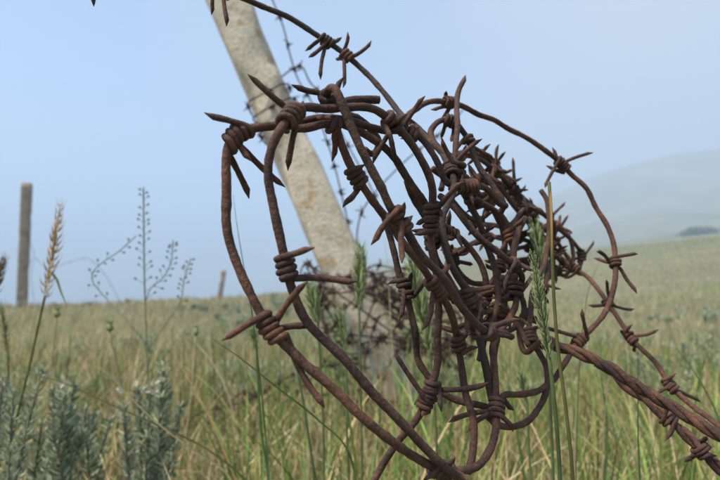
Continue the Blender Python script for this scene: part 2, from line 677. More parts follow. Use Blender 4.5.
S['j'] = Strand([(470, 150, .27), (485, 158, .285), (500, 170, .3), (510, 187, .315), (522, 207, .33), (535, 226, .34), (545, 240, .342), (555, 252, .338), (569, 264, .33),
                 (586, 277, .32), (600, 292, .31), (610, 307, .302), (622, 325, .293), (631, 338, .287), (642, 349, .281),
                 (656, 363, .275), (666, 379, .27), (680, 395, .264), (700, 413, .255), (720, 428, .246), (770, 470, .232),
                 (830, 570, .222), (868, 780, .22), (890, 1000, .222)])
S['k'] = Strand([(455, 174, .212), (447, 157, .215), (438, 147, .218), (432, 138, .221), (430, 131, .223), (435, 124, .226),
                 (443, 121, .229), (450, 121, .231), (458, 123.5, .231), (464, 131, .231), (470, 143, .23), (475, 156, .229),
                 (483, 172, .227), (492, 184, .225), (500, 197, .223), (505, 205, .222), (500, 214, .224)])
S['l'] = Strand([(467, 73, .244), (462, 86, .242), (458, 98, .24), (457.5, 118, .228), (457, 140, .22), (455.5, 160, .214),
                 (453, 180, .206), (450, 190, .202)], r=.0012)
S['m'] = Strand([(440, 195, .21), (450, 204, .206), (463, 218, .204), (478, 235, .204), (495, 249, .206), (508, 260, .209), (517, 268, .213),
                 (521, 280, .218), (514, 295, .22)])
S['n'] = Strand([(470, 196, .224), (480, 203, .226), (492, 209, .228), (503, 218, .23), (510, 232, .231), (513, 250, .230), (511, 275, .226),
                 (505, 300, .22), (500, 322, .213), (496, 345, .208), (492, 368, .203)])
S['o'] = Strand([(461, 190, .214), (468, 200, .216), (476, 215, .218), (485, 238, .219), (493, 258, .218), (498, 276, .215), (498, 296, .212),
                 (492, 318, .208), (484, 338, .205), (478, 362, .203)])
S['p'] = Strand([(384, 214, .198), (391, 235, .2), (395, 255, .2), (399, 275, .2), (406, 290, .199), (409, 306, .199), (412, 327, .198), (416, 348, .198),
                 (418, 360, .198), (425, 374, .198), (437, 388, .198), (457, 399, .198), (475, 403, .196), (492, 409, .193)])
# loops at the back of the coil
S['q'] = Strand([(440, 190, .235), (447, 170, .245), (462, 156, .258), (480, 160, .27), (500, 176, .285), (520, 194, .3), (541, 213, .32), (560, 229, .335),
                 (574, 243, .345), (582, 257, .348), (578, 269, .345), (568, 268, .34), (556, 256, .33), (540, 246, .32), (515, 238, .30),
                 (490, 238, .28), (465, 246, .26), (448, 262, .24), (446, 285, .23), (456, 305, .22)])
S['r'] = Strand([(455, 165, .25), (470, 152, .265), (488, 160, .285), (506, 182, .305), (522, 204, .325), (541, 226, .34), (556, 240, .35), (567, 255, .352),
                 (571, 268, .35), (565, 276, .345), (553, 268, .335), (538, 252, .32), (520, 248, .305), (503, 262, .285), (498, 285, .265), (508, 310, .25), (520, 330, .24),
                 (530, 345, .232)])
S['s'] = Strand([(465, 180, .24), (480, 176, .26), (498, 186, .275), (512, 204, .29), (528, 222, .305), (541, 242, .31), (547, 262, .30), (546, 282, .285),
                 (538, 298, .27), (527, 315, .255), (520, 335, .24), (524, 352, .235), (540, 340, .228), (557, 346, .224)])
S['t'] = Strand([(450, 200, .235), (465, 214, .245), (480, 222, .26), (500, 226, .28), (520, 232, .295), (538, 240, .31), (549, 250, .318), (553, 262, .32), (549, 275, .318),
                 (540, 268, .31), (528, 262, .3), (515, 266, .285), (505, 282, .27), (498, 300, .255), (489, 312, .24)])
S['u'] = Strand([(418, 205, .215), (430, 226, .222), (446, 246, .23), (456, 270, .235), (470, 282, .238), (488, 284, .24), (504, 278, .245), (516, 288, .25),
                 (524, 304, .25), (522, 322, .246), (508, 332, .238), (492, 330, .228)])
S['v'] = Strand([(348, 112, .172), (360, 120, .178), (374, 132, .184), (380, 147, .188), (373, 157, .19), (363, 150, .187)])

r2 = np.random.default_rng(5)


def back_loops(ph, turns, jx, jy, t0=0., t1=1.):
    pts = []
    n = int(turns * 9)
    for k in range(n + 1):
        t = t0 + (t1 - t0) * k / n
        an = ph + k / n * turns * 2 * math.pi
        cx, cy, d = 472 + 96 * t, 232 + 22 * t, .215 + .135 * t
        rx, ry = 34 - 22 * t, 62 - 44 * t
        pts.append((cx + rx * math.cos(an) + r2.normal(0, jx), cy + ry * math.sin(an) + r2.normal(0, jy), d + .012 * math.sin(an * 1.3) + r2.normal(0, .003)))
    return pts


S['x'] = Strand(back_loops(3.3, 1.7, 3, 3, .55, 1.02))
S['C'] = Strand([(405, 180, .205), (418, 205, .21), (440, 228, .215), (462, 240, .22), (480, 262, .222), (486, 290, .22), (478, 318, .216), (462, 338, .212), (455, 354, .21)])
S['D'] = Strand([(430, 168, .225), (452, 182, .228), (475, 192, .23), (495, 214, .235), (505, 240, .238), (500, 270, .236), (482, 290, .23), (458, 300, .222), (440, 290, .216)])
lump = []
for k in range(34):
    t = k / 33
    an = k * 1.25
    lump.append((455 + 22 * t ** 1.5 + 5.5 * math.cos(an) + r2.normal(0, 1.2), 156 + 52 * t + r2.normal(0, 1.5), .212 + .004 * math.sin(an) + .006 * t))
S['z'] = Strand(lump)
lump = []
for k in range(22):
    t = k / 21
    an = k * 1.3
    lump.append((492 + 44 * t + 3.2 * math.cos(an), 178 + 42 * t - 3.2 * math.cos(an) + r2.normal(0, 1), .285 + .045 * t + .006 * math.sin(an)))
S['A'] = Strand(lump)
lump = []
for k in range(26):
    t = k / 25
    an = k * 1.3
    lump.append((468 + 30 * t + 5.5 * math.cos(an), 292 + 40 * t - 3.5 * math.cos(an) + r2.normal(0, 1), .2 + .02 * t + .005 * math.sin(an)))
S['B'] = Strand(lump)
STRAND_R = {}
for k, st in S.items():
    st.o = None
strand_objs = {}
for k, st in S.items():
    g = Geo()
    pointed = (k == 'l')
    g.tube(st.p, st.r, 11, .04, pointed, False)
    strand_objs[k] = g.build('wire_strand', M_RUST_GREY if k == 'g' else M_RUST, coil)
strand_objs['g']['label'] = 'thin greyer wire arching up out of the coil'

BARBS = [
    ('a', 235, 133, [(204, 115, -.004), (250, 162, -.002), (251, 198, .008), (284, 187, .014)], 1.1),
    ('b', 291, 115, [(248, 74, -.002), (287, 170, .006), (281, 128, -.003), (305, 100, .006)], 1.0),
    ('c', 330, 95, [(291, 85, -.004), (342, 76, .002)], .9),
    ('a', 268, 329, [(222, 341, -.007), (306, 281, -.003), (325, 408, -.002), (315, 326, .004)], 1.2),
    ('b', 287, 266, [(313, 247, -.006), (358, 283, -.002)], 2.3),
    ('d', 356, 177, [(341, 206, -.004), (365, 163, -.004)], 2.2),
    ('d', 332, 127, [(333, 161, .004), (316, 118, .004)], .8),
    ('c', 399, 220, [(373, 246, -.003), (403, 264, -.006), (404, 204, -.005), (412, 214, .006)], 1.0),
    ('b', 431, 218, [(463, 180, -.010), (413, 235, -.004), (443, 218, -.004), (416, 226, .004)], 1.2),
    ('b', 390, 122, [(371, 163, .004), (406, 113, -.004), (396, 163, .005)], 1.0),
    ('g', 327, 42, [(306, 51, .004), (320, 79, -.004), (308, 58, -.005), (341, 38, .006)], .9),
    ('g', 345, 56, [(349, 32, -.002), (344.5, 88, -.004), (372, 42, .003), (336, 60, .008)], .9),
    ('g', 222, -9, [(213, 15, -.003), (228, 26, -.004), (215, -28, .003), (235, -25, .004)], 1.0),
    ('g', 97, -19, [(92, 6, -.003), (85, -40, .003)], 1.6),
    ('h', 449, 102, [(447, 90, -.004), (431, 111, .004), (456, 96, .007), (443, 118, .006)], 1.1),
    ('f', 409, 130, [(424, 95, -.006), (416, 147, .003), (396, 120, -.004), (401, 140, .006)], 1.0),
    ('k', 450, 121, [(440, 139, .004), (451, 143, -.004)], 1.8),
    ('g', 452, 170, [(481, 138, .004), (440, 138, -.004), (463, 160, .005)], 1.0),
    ('k', 468, 140, [(495, 159, .006), (456, 150, -.005)], 1.0),
    ('h', 562, 164, [(593, 152, -.004), (544, 188, -.006), (553, 147, .004), (546, 165, .006)], 1.0),
    ('h', 616.5, 262, [(638, 253, .003), (594, 257, .006), (597, 250, -.006), (638, 293, -.005)], .9),
    ('j', 607, 303, [(607, 279, -.004), (588, 306, .004), (634, 310, .003), (618, 316, .008)], .8),
    ('h', 579, 339, [(581, 309, -.005), (543, 327, -.004), (596, 356, -.003), (571, 346, .007)], .9),
    ('i', 532, 336, [(543, 326, -.004), (545, 352, -.003)], 2.4),
    ('j', 631, 338, [(631, 324, -.004), (658, 330, .003), (620, 329, -.003), (634, 352, .005)], .9),
    ('j', 671, 386, [(675, 373, -.004), (655, 395, -.004), (701, 401, .004), (664, 382, .005)], .9),
    ('b', 432, 391, [(394, 352, -.004), (489, 384, -.006), (416, 405, .004), (440, 412, -.004)], 1.0),
    ('a', 496.5, 408, [(448, 421, .004), (515, 431, -.004), (466, 431, -.003), (513, 412, .004)], 1.1),
    ('p', 406, 288, [(388, 283, .002), (400, 321, -.005), (412, 271, -.003), (428, 277, -.008)], 1.0),
    ('d', 436, 287, [(424, 331, -.005), (452, 264, .003), (425, 282, -.004), (447, 298, .004)], .9),
    ('g', 472, 298, [(496, 286, -.004), (466, 334, -.006), (453, 270, .005), (486, 300, -.004)], 1.0),
    ('d', 458, 343, [(437, 326, .004), (479, 346, -.004)], 2.0),
    ('c', 488, 332, [(519, 318, .006), (483, 304, -.004), (510, 338, .002), (472, 322, .006)], .9),
    ('q', 582, 256, [(595, 241, .003), (570, 238, -.003), (581, 270, -.004), (566, 262, .004)], .9),
    ('q', 514, 189, [(513, 157, -.003), (519, 184, -.004), (495, 182, -.003), (528, 191, .004)], .9),
    ('r', 497, 171, [(499, 160, -.003), (518, 183, -.005), (478, 174, .004)], .9),
    ('s', 524, 218, [(507, 226, -.004), (538, 208, .003), (531, 208, -.004)], .9),
    ('j', 545, 240, [(568, 215, -.003), (566, 202, .004), (530, 197, -.002), (556, 232, -.004)], .8),
    ('n', 511, 236, [(526, 217, -.004), (500, 252, -.004)], 1.0),
    ('a', 516, 290, [(536, 271, .003), (487, 307, -.005), (500, 300, -.004), (524, 287, .005)], .9),
    ('f', 470, 186, [(462, 175, -.004), (474, 203, -.004), (455, 197, .004)], 1.0),
    ('m', 513, 264, [(535, 270, -.004), (503, 290, -.006)], 1.0),
    ('u', 452, 258, [(479, 240, -.004), (440, 240, .004), (474, 265, .005)], .9),
    ('t', 551, 268, [(557, 284, -.003), (540, 280, .004)], 1.0),
    ('r', 556, 241, [(572, 232, -.003), (548, 230, .003)], 1.0),
    ('a', 441, 469, [(425, 483, -.005), (470, 480, -.004), (432, 455, -.005), (455, 460, -.006)], 1.3),
    ('b', 497 - 70, 404, [(420, 416, -.004), (441, 399, .004)], .6),
    ('o', 484, 236, [(471, 246, -.004), (497, 226, -.003)], 1.0),
]
for k, x, y, tails, turns in BARBS:
    st = S[k]
    s = st.near(x, y)
    g = barb(st, s, px_tails(st, s, tails), turns=turns)
    g.build('barb', M_RUST, strand_objs[k])
# barbs deeper in the tangle
for k in 'qrstunojxCDmke':
    st = S[k]
    s = .03
    while s < st.s[-1] - .02:
        q = proj(st.at(s))
        if all(abs(s - u) > .014 for u in st.used) and 425 < q[0] < 590 and (q[1] > 140):
            barb(st, s, rand_tails(st, s, 3 if rng.random() < .5 else 4, .007, .012), turns=.8, sides=7, step=.001).build('barb', M_RUST, strand_objs[k])
        s += rng.uniform(.030, .046)


# twisted cables leaving the coil to the right
def cable(ctrl, name, r=.00150, pitch=.026, n=2):
    st = Strand(ctrl, step=.0012)
    t = np.gradient(st.p, axis=0)
    t /= np.linalg.norm(t, axis=1)[:, None]
    ref = np.array([0, .3, 1.0])
    a = ref - t * (t @ ref)[:, None]
    a /= np.linalg.norm(a, axis=1)[:, None]
    b = np.cross(t, a)
    root = None
    for i in range(n):
        ph = 2 * math.pi * st.s / pitch + i * 2 * math.pi / n + smooth_noise(len(st.s), 14, .25)
        rad = r * (1.0 if n == 2 else 1.12) * (1 + smooth_noise(len(st.s), 10, .06))
        p = st.p + rad[:, None] * (np.cos(ph)[:, None] * a + np.sin(ph)[:, None] * b)
        g = Geo()
        g.tube(p, r, 10, .05)
        g.build(name, M_RUST, coil)
    return st


T1 = cable([(548, 341, .228), (558, 347, .225), (570, 350, .223), (584, 355, .221), (607, 366, .218), (633, 383, .214),
            (657, 398, .211), (680, 412, .207), (703, 426, .203), (720, 436, .2), (760, 464, .196), (830, 540, .195), (875, 700, .205), (905, 960, .22)],
           'twisted_cable', n=3, r=.00124)
T2 = cable([(596, 362, .245), (612, 374, .242), (630, 389, .238), (651, 404, .234), (665, 416, .231), (686, 435, .227), (703, 451, .223),
            (720, 468, .22), (760, 515, .216), (800, 610, .217), (850, 940, .23)], 'twisted_cable', r=.0013, pitch=.03)
st = T2
for px, py, tl in ((668, 418, [(664, 440, -.004), (672, 402, -.004)]), (703, 450, [(690, 458, -.003), (708, 436, -.004), (716, 455, -.003)])):
    s = st.near(px, py)
    st.r = .0022
    barb(st, s, px_tails(st, s, tl), turns=.7).build('barb', M_RUST, coil)

# ------------------------------------------------------------------ concrete posts


def make_post(name, label, mat, p_bot, p_top, w, seed, group=None, twist=.5, n=60):
    """square cast post with rounded, chipped arrises; cross-section rings along the axis"""
    r_ = np.random.default_rng(seed)
    p_bot, p_top = np.asarray(p_bot, float), np.asarray(p_top, float)
    ax = nrm(p_top - p_bot)
    ref = np.array([math.cos(twist), math.sin(twist), 0])
    a = nrm(ref - ax * ref.dot(ax))
    b = np.cross(ax, a)
    h = w / 2
    cr = w * .13
    prof = []
    for cx, cy, a0 in ((1, 1, 0), (-1, 1, 90), (-1, -1, 180), (1, -1, 270)):
        for da in (0, 30, 60, 90):
            an = math.radians(a0 + da)
            prof.append((cx * (h - cr) + cr * math.cos(an), cy * (h - cr) + cr * math.sin(an)))
        # one point in the middle of the next face
        nx = {0: (0, h), 90: (-h, 0), 180: (0, -h), 270: (h, 0)}[a0]
        prof.append(nx)
    prof = np.array(prof)
    m = len(prof)
    ts = np.linspace(0, 1, n)
    L = np.linalg.norm(p_top - p_bot)
    v = []
    chips = [(r_.uniform(0, 1), r_.integers(0, 4), r_.uniform(.02, .10), r_.uniform(.008, .026)) for _ in range(22)]
    for t in ts:
        q = prof * (1 + r_.normal(0, .006, (m, 1)))
        for ct, cc, cl, cd in chips:
            k = max(0, 1 - abs(t - ct) * L / cl)
            if k > 0:
                q[cc * 5:cc * 5 + 4] *= 1 - k * cd / w * 1.3
        cpt = p_bot + (p_top - p_bot) * t
        if t == 1:
            q = q * .93
        v.append(cpt + q[:, :1] * a + q[:, 1:] * b)
    v = np.vstack(v)
    i = np.arange(n - 1)[:, None] * m
    j = np.arange(m)[None, :]
    k = (j + 1) % m
    f4 = np.stack([i + j, i + k, i + m + k, i + m + j], -1).reshape(-1, 4)
    v = np.vstack([v, p_bot[None], p_top[None]])
    jj = np.arange(m)
    kk = (jj + 1) % m
    f3 = np.vstack([np.stack([np.full(m, n * m), kk, jj], 1), np.stack([np.full(m, n * m + 1), (n - 1) * m + jj, (n - 1) * m + kk], 1)])
    g = Geo()
    g.add(v, f4, f3)
    base = np.array([p_bot[0], p_bot[1], p_bot[2]])
    g.v = [x - base for x in g.v]
    o = g.build(name, mat)
    o.location = tuple(base)
    tag(o, label, 'post', group)
    return o


pa, pb = P(231.5, 9, 1.03), P(320.5, 217, 1.0)
paxis = nrm(pa - pb)
POST_W = .077


def post_at(z):
    return pb + paxis * ((z - pb[2]) / paxis[2])


pbase = post_at(gz(*post_at(0)[:2]) - .25)
make_post('concrete_post', 'leaning pale lichen-speckled concrete post wrapped in barbed wire', M_CONC, pbase, post_at(1.15), POST_W, 5, twist=.10)

# posts further along the fence
q2b, q2t = P(22, 310, 6.8), P(27, 183, 6.8)
q2b[2] = gz(q2b[0], q2b[1]) - .2
make_post('fence_post', 'slim brownish upright concrete fence post standing clear in tall grass against sky', M_FAR, q2b, q2t, .115, 8, twist=.35, n=30)
q3b, q3t = P(-60, 310, 9.0), P(-54, 215, 9.0)
q3b[2] = gz(q3b[0], q3b[1]) - .2
make_post('fence_post', 'far brown fence post beyond the slim upright one, trailing wire', M_FAR, q3b, q3t, .13, 9, twist=.6, n=30)


q4b, q4t = P(217, 302, 11.0), P(224, 270, 11.0)
q4b[2] = gz(q4b[0], q4b[1]) - .2
make_post('fence_post', 'tiny tilted far fence post on the crest inside the front wire loop', M_FAR, q4b, q4t, .10, 10, twist=.2, n=20)


# ------------------------------------------------------------------ old wire on and round the post
def wire_thing(name, label, strands, base, barbs_every=(.07, .11), tails=(.010, .017), r=.0015, mat=None, group=None, skip=()):
    root = thing(name, label, 'barbed wire', base, group)
    for i, pts in enumerate(strands):
        st = Strand(pts, r=r, world=True, step=.004)
        g = Geo()
        g.tube(st.p, r, 7, .04)
        o = g.build('wire_strand', mat or M_RUST_OLD, root)
        s = rng.uniform(.02, .05)
        while s < st.s[-1] - .01:
            barb(st, s, rand_tails(st, s, 4, *tails), rb=.0012, turns=1.0, sides=5, step=.002).build('barb', mat or M_RUST_OLD, o)
            s += rng.uniform(*barbs_every)
    return root


def wrap(z0, z1, turns, rad, jit, tail0=None, tail1=None, ph0=0.0):
    n = int(turns * 14)
    pts = [] if tail0 is None else list(tail0)
    ref = nrm(np.array([1.0, 0, 0]) - paxis * paxis[0])
    bb = np.cross(paxis, ref)
    for k in range(n + 1):
        t = k / n
        an = ph0 + t * turns * 2 * math.pi
        c = post_at(z0 + (z1 - z0) * t)
        # the wire follows the square post: bulge at its corners
        sq = 1.0 / max(abs(math.cos(an)), abs(math.sin(an)))
        sq = min(sq, 1.32)
        pts.append(c + (ref * math.cos(an) + bb * math.sin(an)) * (POST_W / 2 * sq * rad + rng.uniform(0, jit)))
    if tail1 is not None:
        pts += list(tail1)
    return pts


zw = proj(post_at(.6))
wire_thing('wire_wrap', 'old barbed wire wound three times round upper part of leaning post',
           [wrap(.575, .66, 3.2, 1.06, .003, ph0=1.0, tail1=[P(300, 66, 1.06), P(310, 82, 1.08), P(322, 96, 1.1), P(345, 140, 1.12), P(372, 190, 1.1), P(385, 225, 1.05)])],
           post_at(.57), barbs_every=(.05, .08))
# wire hanging down behind the post, from its top
wire_thing('hanging_wire', 'thin barbed wire hanging slack from top of leaning post against sky',
           [[post_at(.92) + np.array([.035, .02, 0]), P(258, -40, 1.08), P(271, -4, 1.09), P(283, 26, 1.09), P(291, 58, 1.09), P(298, 79, 1.09), P(312, 103, 1.08),
             P(330, 150, 1.07), P(344, 205, 1.04), P(350, 232, 1.02)]], post_at(.92), barbs_every=(.045, .07))
# taut wire rising behind the coil
w_r = P(640, 22, 1.7)
wire_thing('fence_wire', 'cut fence wire rising from the leaning post behind rusty coil',
           [[post_at(.335) + np.array([.03, -.04, 0]), P(362, 212, 1.02), P(400, 166, 1.1), P(440, 133, 1.2), P(463, 110, 1.26)]], post_at(.33), barbs_every=(.06, .09))


# the tangle round the foot of the leaning post
def tangle(n_str, seed, zlo, zhi, rlo, rhi, centre):
    r_ = np.random.default_rng(seed)
    out = []
    for i in range(n_str):
        pts = []
        an = r_.uniform(0, 6.28)
        z = r_.uniform(zlo, zhi)
        rad = r_.uniform(rlo, rhi)
        for k in range(r_.integers(9, 17)):
            c = centre(z)
            pts.append(c + np.array([math.cos(an) * rad * 1.1, math.sin(an) * rad * .8, r_.normal(0, .012)]))
            an += r_.uniform(.35, .9) * (1 if i % 2 else -1)
            rad = float(np.clip(rad + r_.normal(0, .018), rlo, rhi))
            z = float(np.clip(z + r_.normal(0, .035), zlo, zhi))
        out.append(pts)
    return out


tc = lambda z: post_at(z) + np.array([.025, -.01, 0])
wire_thing('wire_tangle', 'dense brown tangle of barbed wire heaped round foot of leaning post',
           tangle(11, 21, .06, .31, .05, .10, tc) + tangle(7, 22, .18, .37, .06, .12, lambda z: post_at(z) + np.array([.06, .02, 0])), post_at(.0), barbs_every=(.035, .06))

# lengths of wire lying in the grass
wire_thing('fallen_wire', 'dark barbed wire sagging through grass towards foot of leaning post',
           [[P(120, 470, .8), P(150, 440, .86), P(180, 424, .95), P(202, 412, .95), P(232, 405, .96), P(255, 397, .97), P(274, 386, .98), P(292, 375, .98), P(322, 367, .98), P(350, 364, .97), P(392, 363, .95)],
            [P(196, 425, 1.0), P(225, 418, 1.0), P(246, 400, 1.0), P(262, 392, 1.0), P(285, 402, 1.0), P(310, 380, .98), P(335, 350, .98)],
            [P(228, 404, .96), P(243, 392, .97), P(258, 395, .97), P(275, 383, .98), P(300, 392, .98), P(330, 395, .98)]],
           P(180, 470, .92), barbs_every=(.05, .08), r=.0024)
# wire between the far posts
wire_thing('far_fence_wire', 'faint fence wire trailing from slim upright post across sky',
           [[P(28, 268, 6.72), P(33, 258, 6.7), P(48, 268, 6.5), P(70, 262, 6.3), P(88, 259, 6.1), P(105, 275, 5.9), P(125, 312, 5.6)],
            [P(27, 232, 6.72), P(34, 256, 6.72), P(31, 275, 6.72), P(34, 300, 6.72)]],
           q2b, barbs_every=(.2, .3), r=.0022)

# ------------------------------------------------------------------ grass
GREEN = np.array([[.15, .235, .05], [.20, .285, .07], [.10, .17, .04], [.28, .31, .09]])
STRAW = np.array([[.45, .345, .17], [.52, .42, .23], [.37, .27, .13], [.58, .49, .30], [.33, .20, .09]])
SAGE = np.array([[.32, .38, .235], [.39, .44, .30], [.25, .32, .18], [.47, .50, .37]])


def blades(gg, bx, by, h, w, lean, curl, col, seg=4, z0=None, droop=.0):
    """flat tapering blades, all at once"""
    n = len(bx)
    bz = terrain(bx, by) if z0 is None else z0
    az = rng.uniform(0, 2 * np.pi, n)
    dx, dy = np.cos(az), np.sin(az)
    tw = az + np.pi / 2 + rng.normal(0, .5, n)
    sx, sy = np.cos(tw), np.sin(tw)
    t = np.linspace(0, 1, seg + 1)[None, :]
    hor = h[:, None] * (lean[:, None] * t + curl[:, None] * t ** 2.4)
    ver = h[:, None] * (t - .30 * curl[:, None] * t ** 3 - .12 * lean[:, None] * t)
    cx = bx[:, None] + dx[:, None] * hor
    cy = by[:, None] + dy[:, None] * hor
    cz = bz[:, None] - .01 + ver
    ww = w[:, None] * .5 * np.minimum(1, (1.02 - t) ** .7 * 1.15) * (0.6 + .4 * np.minimum(1, t * 4))
    vl = np.stack([cx - sx[:, None] * ww, cy - sy[:, None] * ww, cz], -1)
    vr = np.stack([cx + sx[:, None] * ww, cy + sy[:, None] * ww, cz], -1)
    v = np.stack([vl, vr], 2).reshape(n, -1, 3)
    m = (seg + 1) * 2
    base = (np.arange(n) * m)[:, None]
    k = np.arange(seg)[None, :] * 2
    f = np.stack([base + k, base + k + 1, base + k + 3, base + k + 2], -1).reshape(-1, 4)
    gg.add(v.reshape(-1, 3), f, None, np.repeat(col, m, axis=0))


def scatter(n, r0, r1, spread, power):
    """points around the camera, density falling with distance"""
    u = rng.random(n)
    r = (r0 ** (2 - power) + u * (r1 ** (2 - power) - r0 ** (2 - power))) ** (1 / (2 - power))
    a = rng.uniform(-spread, spread, n)
    return r * np.sin(a), r * np.cos(a), r


def patch(x, y, wl, seed):
    return lumps(x + seed * 17.3, y - seed * 9.1, wl)


def clear_of_coil(x, y, h):
    """keep tall growth out of the little space between the lens and the coil"""
    r = np.hypot(x, y)
    return r > .27 + .45 * np.clip(h - .14, 0, .3)


def herb_patch(x, y):
    """grass stays low where the wormwood grows"""
    return np.where((np.arctan2(x, y) < -.22) & (np.hypot(x, y) < 1.0), .62, 1.0)


def palette(pal, n):
    c = pal[rng.integers(0, len(pal), n)]
    return c * rng.uniform(.58, 1.32, (n, 1))


def field(name, label, n, r0, r1, spread, power, hmean, green_share, wmul, kind):
    g = Geo()
    x, y, r = scatter(n, r0, r1, spread, power)
    # gather into loose tussocks
    cx = np.round(x / (.05 + .03 * r)) * (.05 + .03 * r)
    cy = np.round(y / (.05 + .03 * r)) * (.05 + .03 * r)
    if r1 < 3:
        x = x + (cx - x) * .35
        y = y + (cy - y) * .35
    pn = patch(x, y, .5, 1) * .5 + patch(x, y, 2.3, 2) * .6
    h = hmean * np.exp(rng.normal(0, .30, n)) * (1 + .16 * pn) * herb_patch(x, y)
    keep = clear_of_coil(x, y, h)
    x, y, r, h, pn = x[keep], y[keep], r[keep], h[keep], pn[keep]
    n = len(x)
    big = patch(x, y, 5.5, 4) + .7 * patch(x, y, 17, 5)
    slope = sstep(.05, .45, np.arctan2(x, y)) * sstep(7, 22, r)
    isg = rng.random(n) < np.clip(green_share + .18 * pn + .26 * big + .36 * slope, .04, .95)
    col = np.where(isg[:, None], palette(GREEN, n), palette(STRAW, n))
    sg = rng.random(n) < np.clip(.10 + .22 * patch(x, y, 3.1, 7), 0, .6)
    col = np.where(sg[:, None], palette(SAGE, n), col)
    brown = sstep(4, 8, r) * sstep(.25, -.1, np.arctan2(x, y)) * .5
    col = np.where((rng.random(n) < brown)[:, None], palette(np.array([[.30, .21, .12], [.36, .26, .15]]), n), col)
    col = col * (np.clip(1 + .20 * big + .12 * pn, .6, 1.5) * (1.22 if r1 < 3 else 1.08))[:, None]
    w = np.where(isg, rng.uniform(.0022, .0045, n), rng.uniform(.0012, .0028, n)) * wmul * np.maximum(1, (r / 2.2) ** .85)
    lean = np.abs(rng.normal(.18, .16, n)) + np.where(isg, 0, .08)
    curl = np.abs(rng.normal(.18, .22, n))
    blades(g, x, y, h, w, lean, curl, col, 5 if r1 < 3 else 3)
    o = g.build(name, M_GRASS)
    tag(o, label, 'grass', kind=kind)
    return o


field('meadow_grass', 'dense green and straw coloured grass round the coil', 21000, .26, 2.6, 1.0, 1.0, .105, .48, 1.0, 'stuff')
field('dry_grass', 'dry yellowish grass covering the open slope behind the post', 200000, 2.2, 80, .95, 1.36, .062, .26, 1.0, 'stuff')

# upright fresh green blades standing through the dead growth near the coil
g = Geo()
x, y, r = scatter(3600, .34, 1.9, .95, 1.25)
h = rng.uniform(.10, .235, len(x)) * np.clip(.55 + r * .6, .75, 1)
h = h * herb_patch(x, y)
k = (patch(x, y, .35, 9) + .5 * patch(x, y, 1.1, 6) > -.5) & clear_of_coil(x, y, h)
x, y, h, r = x[k], y[k], h[k], r[k]
blades(g, x, y, h, rng.uniform(.0018, .0042, len(x)), np.abs(rng.normal(.08, .08, len(x))), np.abs(rng.normal(.08, .14, len(x))), palette(GREEN, len(x)), 6)
tag(g.build('green_grass', M_GRASS), 'fresh upright green grass blades standing through the dry growth', 'grass', kind='stuff')
# long coarse blades, single and in loose fans, close in front of and behind the coil
g = Geo()
cx_, cy_, r = scatter(150, .36, 1.15, .85, 1.0)
c2x, c2y, c2r = scatter(70, .33, .55, .75, 1.0)
cx_, cy_, r = np.concatenate([cx_, c2x]), np.concatenate([cy_, c2y]), np.concatenate([r, c2r])
for x0, y0, r0 in zip(cx_, cy_, r):
    m_ = int(rng.integers(2, 7))
    x, y = x0 + rng.normal(0, .012, m_), y0 + rng.normal(0, .012, m_)
    h = rng.uniform(.13, .25, m_) * (.72 if r0 < .5 else 1) * herb_patch(x, y)
    pal = palette(GREEN * 1.3, m_) if rng.random() < .6 else palette(STRAW * 1.15, m_)
    blades(g, x, y, h, rng.uniform(.0028, .0052, m_) * (.55 if r0 < .5 else 1), np.abs(rng.normal(.14, .12, m_)), np.abs(rng.normal(.25, .3, m_)), pal, 9)
tag(g.build('coarse_grass', M_GRASS), 'long coarse grass blades growing in loose fans near the coil', 'grass', kind='stuff')
# fallen and bent dead straw
g = Geo()
x, y, r = scatter(5200, .32, 2.4, .95, 1.2)
h = rng.uniform(.07, .17, len(x))
k = clear_of_coil(x, y, h)
x, y, h = x[k], y[k], h[k]
blades(g, x, y, h, rng.uniform(.001, .0026, len(x)), rng.uniform(.3, 1.3, len(x)), rng.uniform(.0, .5, len(x)), palette(STRAW * 1.25, len(x)), 5)
tag(g.build('dead_straw', M_GRASS), 'bent pale dead straw lying through the meadow grass', 'grass', kind='stuff')

# fine straw stems with small seed heads rising above the blades
g = Geo()
x, y, r = scatter(900, .45, 9, .8, 1.2)
h = rng.uniform(.12, .24, len(x)) * np.clip(1.15 - r * .07, .5, 1)
blades(g, x, y, h, np.full(len(x), .0013) * np.maximum(1, r / 1.8), np.abs(rng.normal(.10, .08, len(x))), np.abs(rng.normal(.10, .1, len(x))), palette(STRAW, len(x)), 5)
tag(g.build('straw_stems', M_GRASS), 'thin dry straw stems standing above the meadow grass', 'grass', kind='stuff')


# ------------------------------------------------------------------ wormwood
def ribbon(gg, pts, w0, col, taper0=.7, step=.004, bend=None):
    """a single grass blade: a folded ribbon along pts"""
    p = spline(pts, step)
    n = len(p)
    t = np.gradient(p, axis=0)
    t /= np.linalg.norm(t, axis=1)[:, None]
    view = np.array([0.25, 1.0, 0.1]) if bend is None else bend
    s = np.cross(t, view)
    s /= np.linalg.norm(s, axis=1)[:, None]
    nn = np.cross(s, t)
    q = np.linspace(0, 1, n)
    w = w0 * .5 * np.minimum(1, (1.01 - q) ** .55 * 1.1) * (taper0 + (1 - taper0) * np.minimum(1, q * 3))
    l = p - s * w[:, None]
    r = p + s * w[:, None]
    c = p + nn * (w * .45)[:, None]
    v = np.stack([l, c, r], 1).reshape(-1, 3)
    k = np.arange(n - 1)[:, None] * 3
    f = np.concatenate([k + np.array([[0, 1, 4, 3]]), k + np.array([[1, 2, 5, 4]])])
    gg.add(v, f, None, np.asarray(col, float))


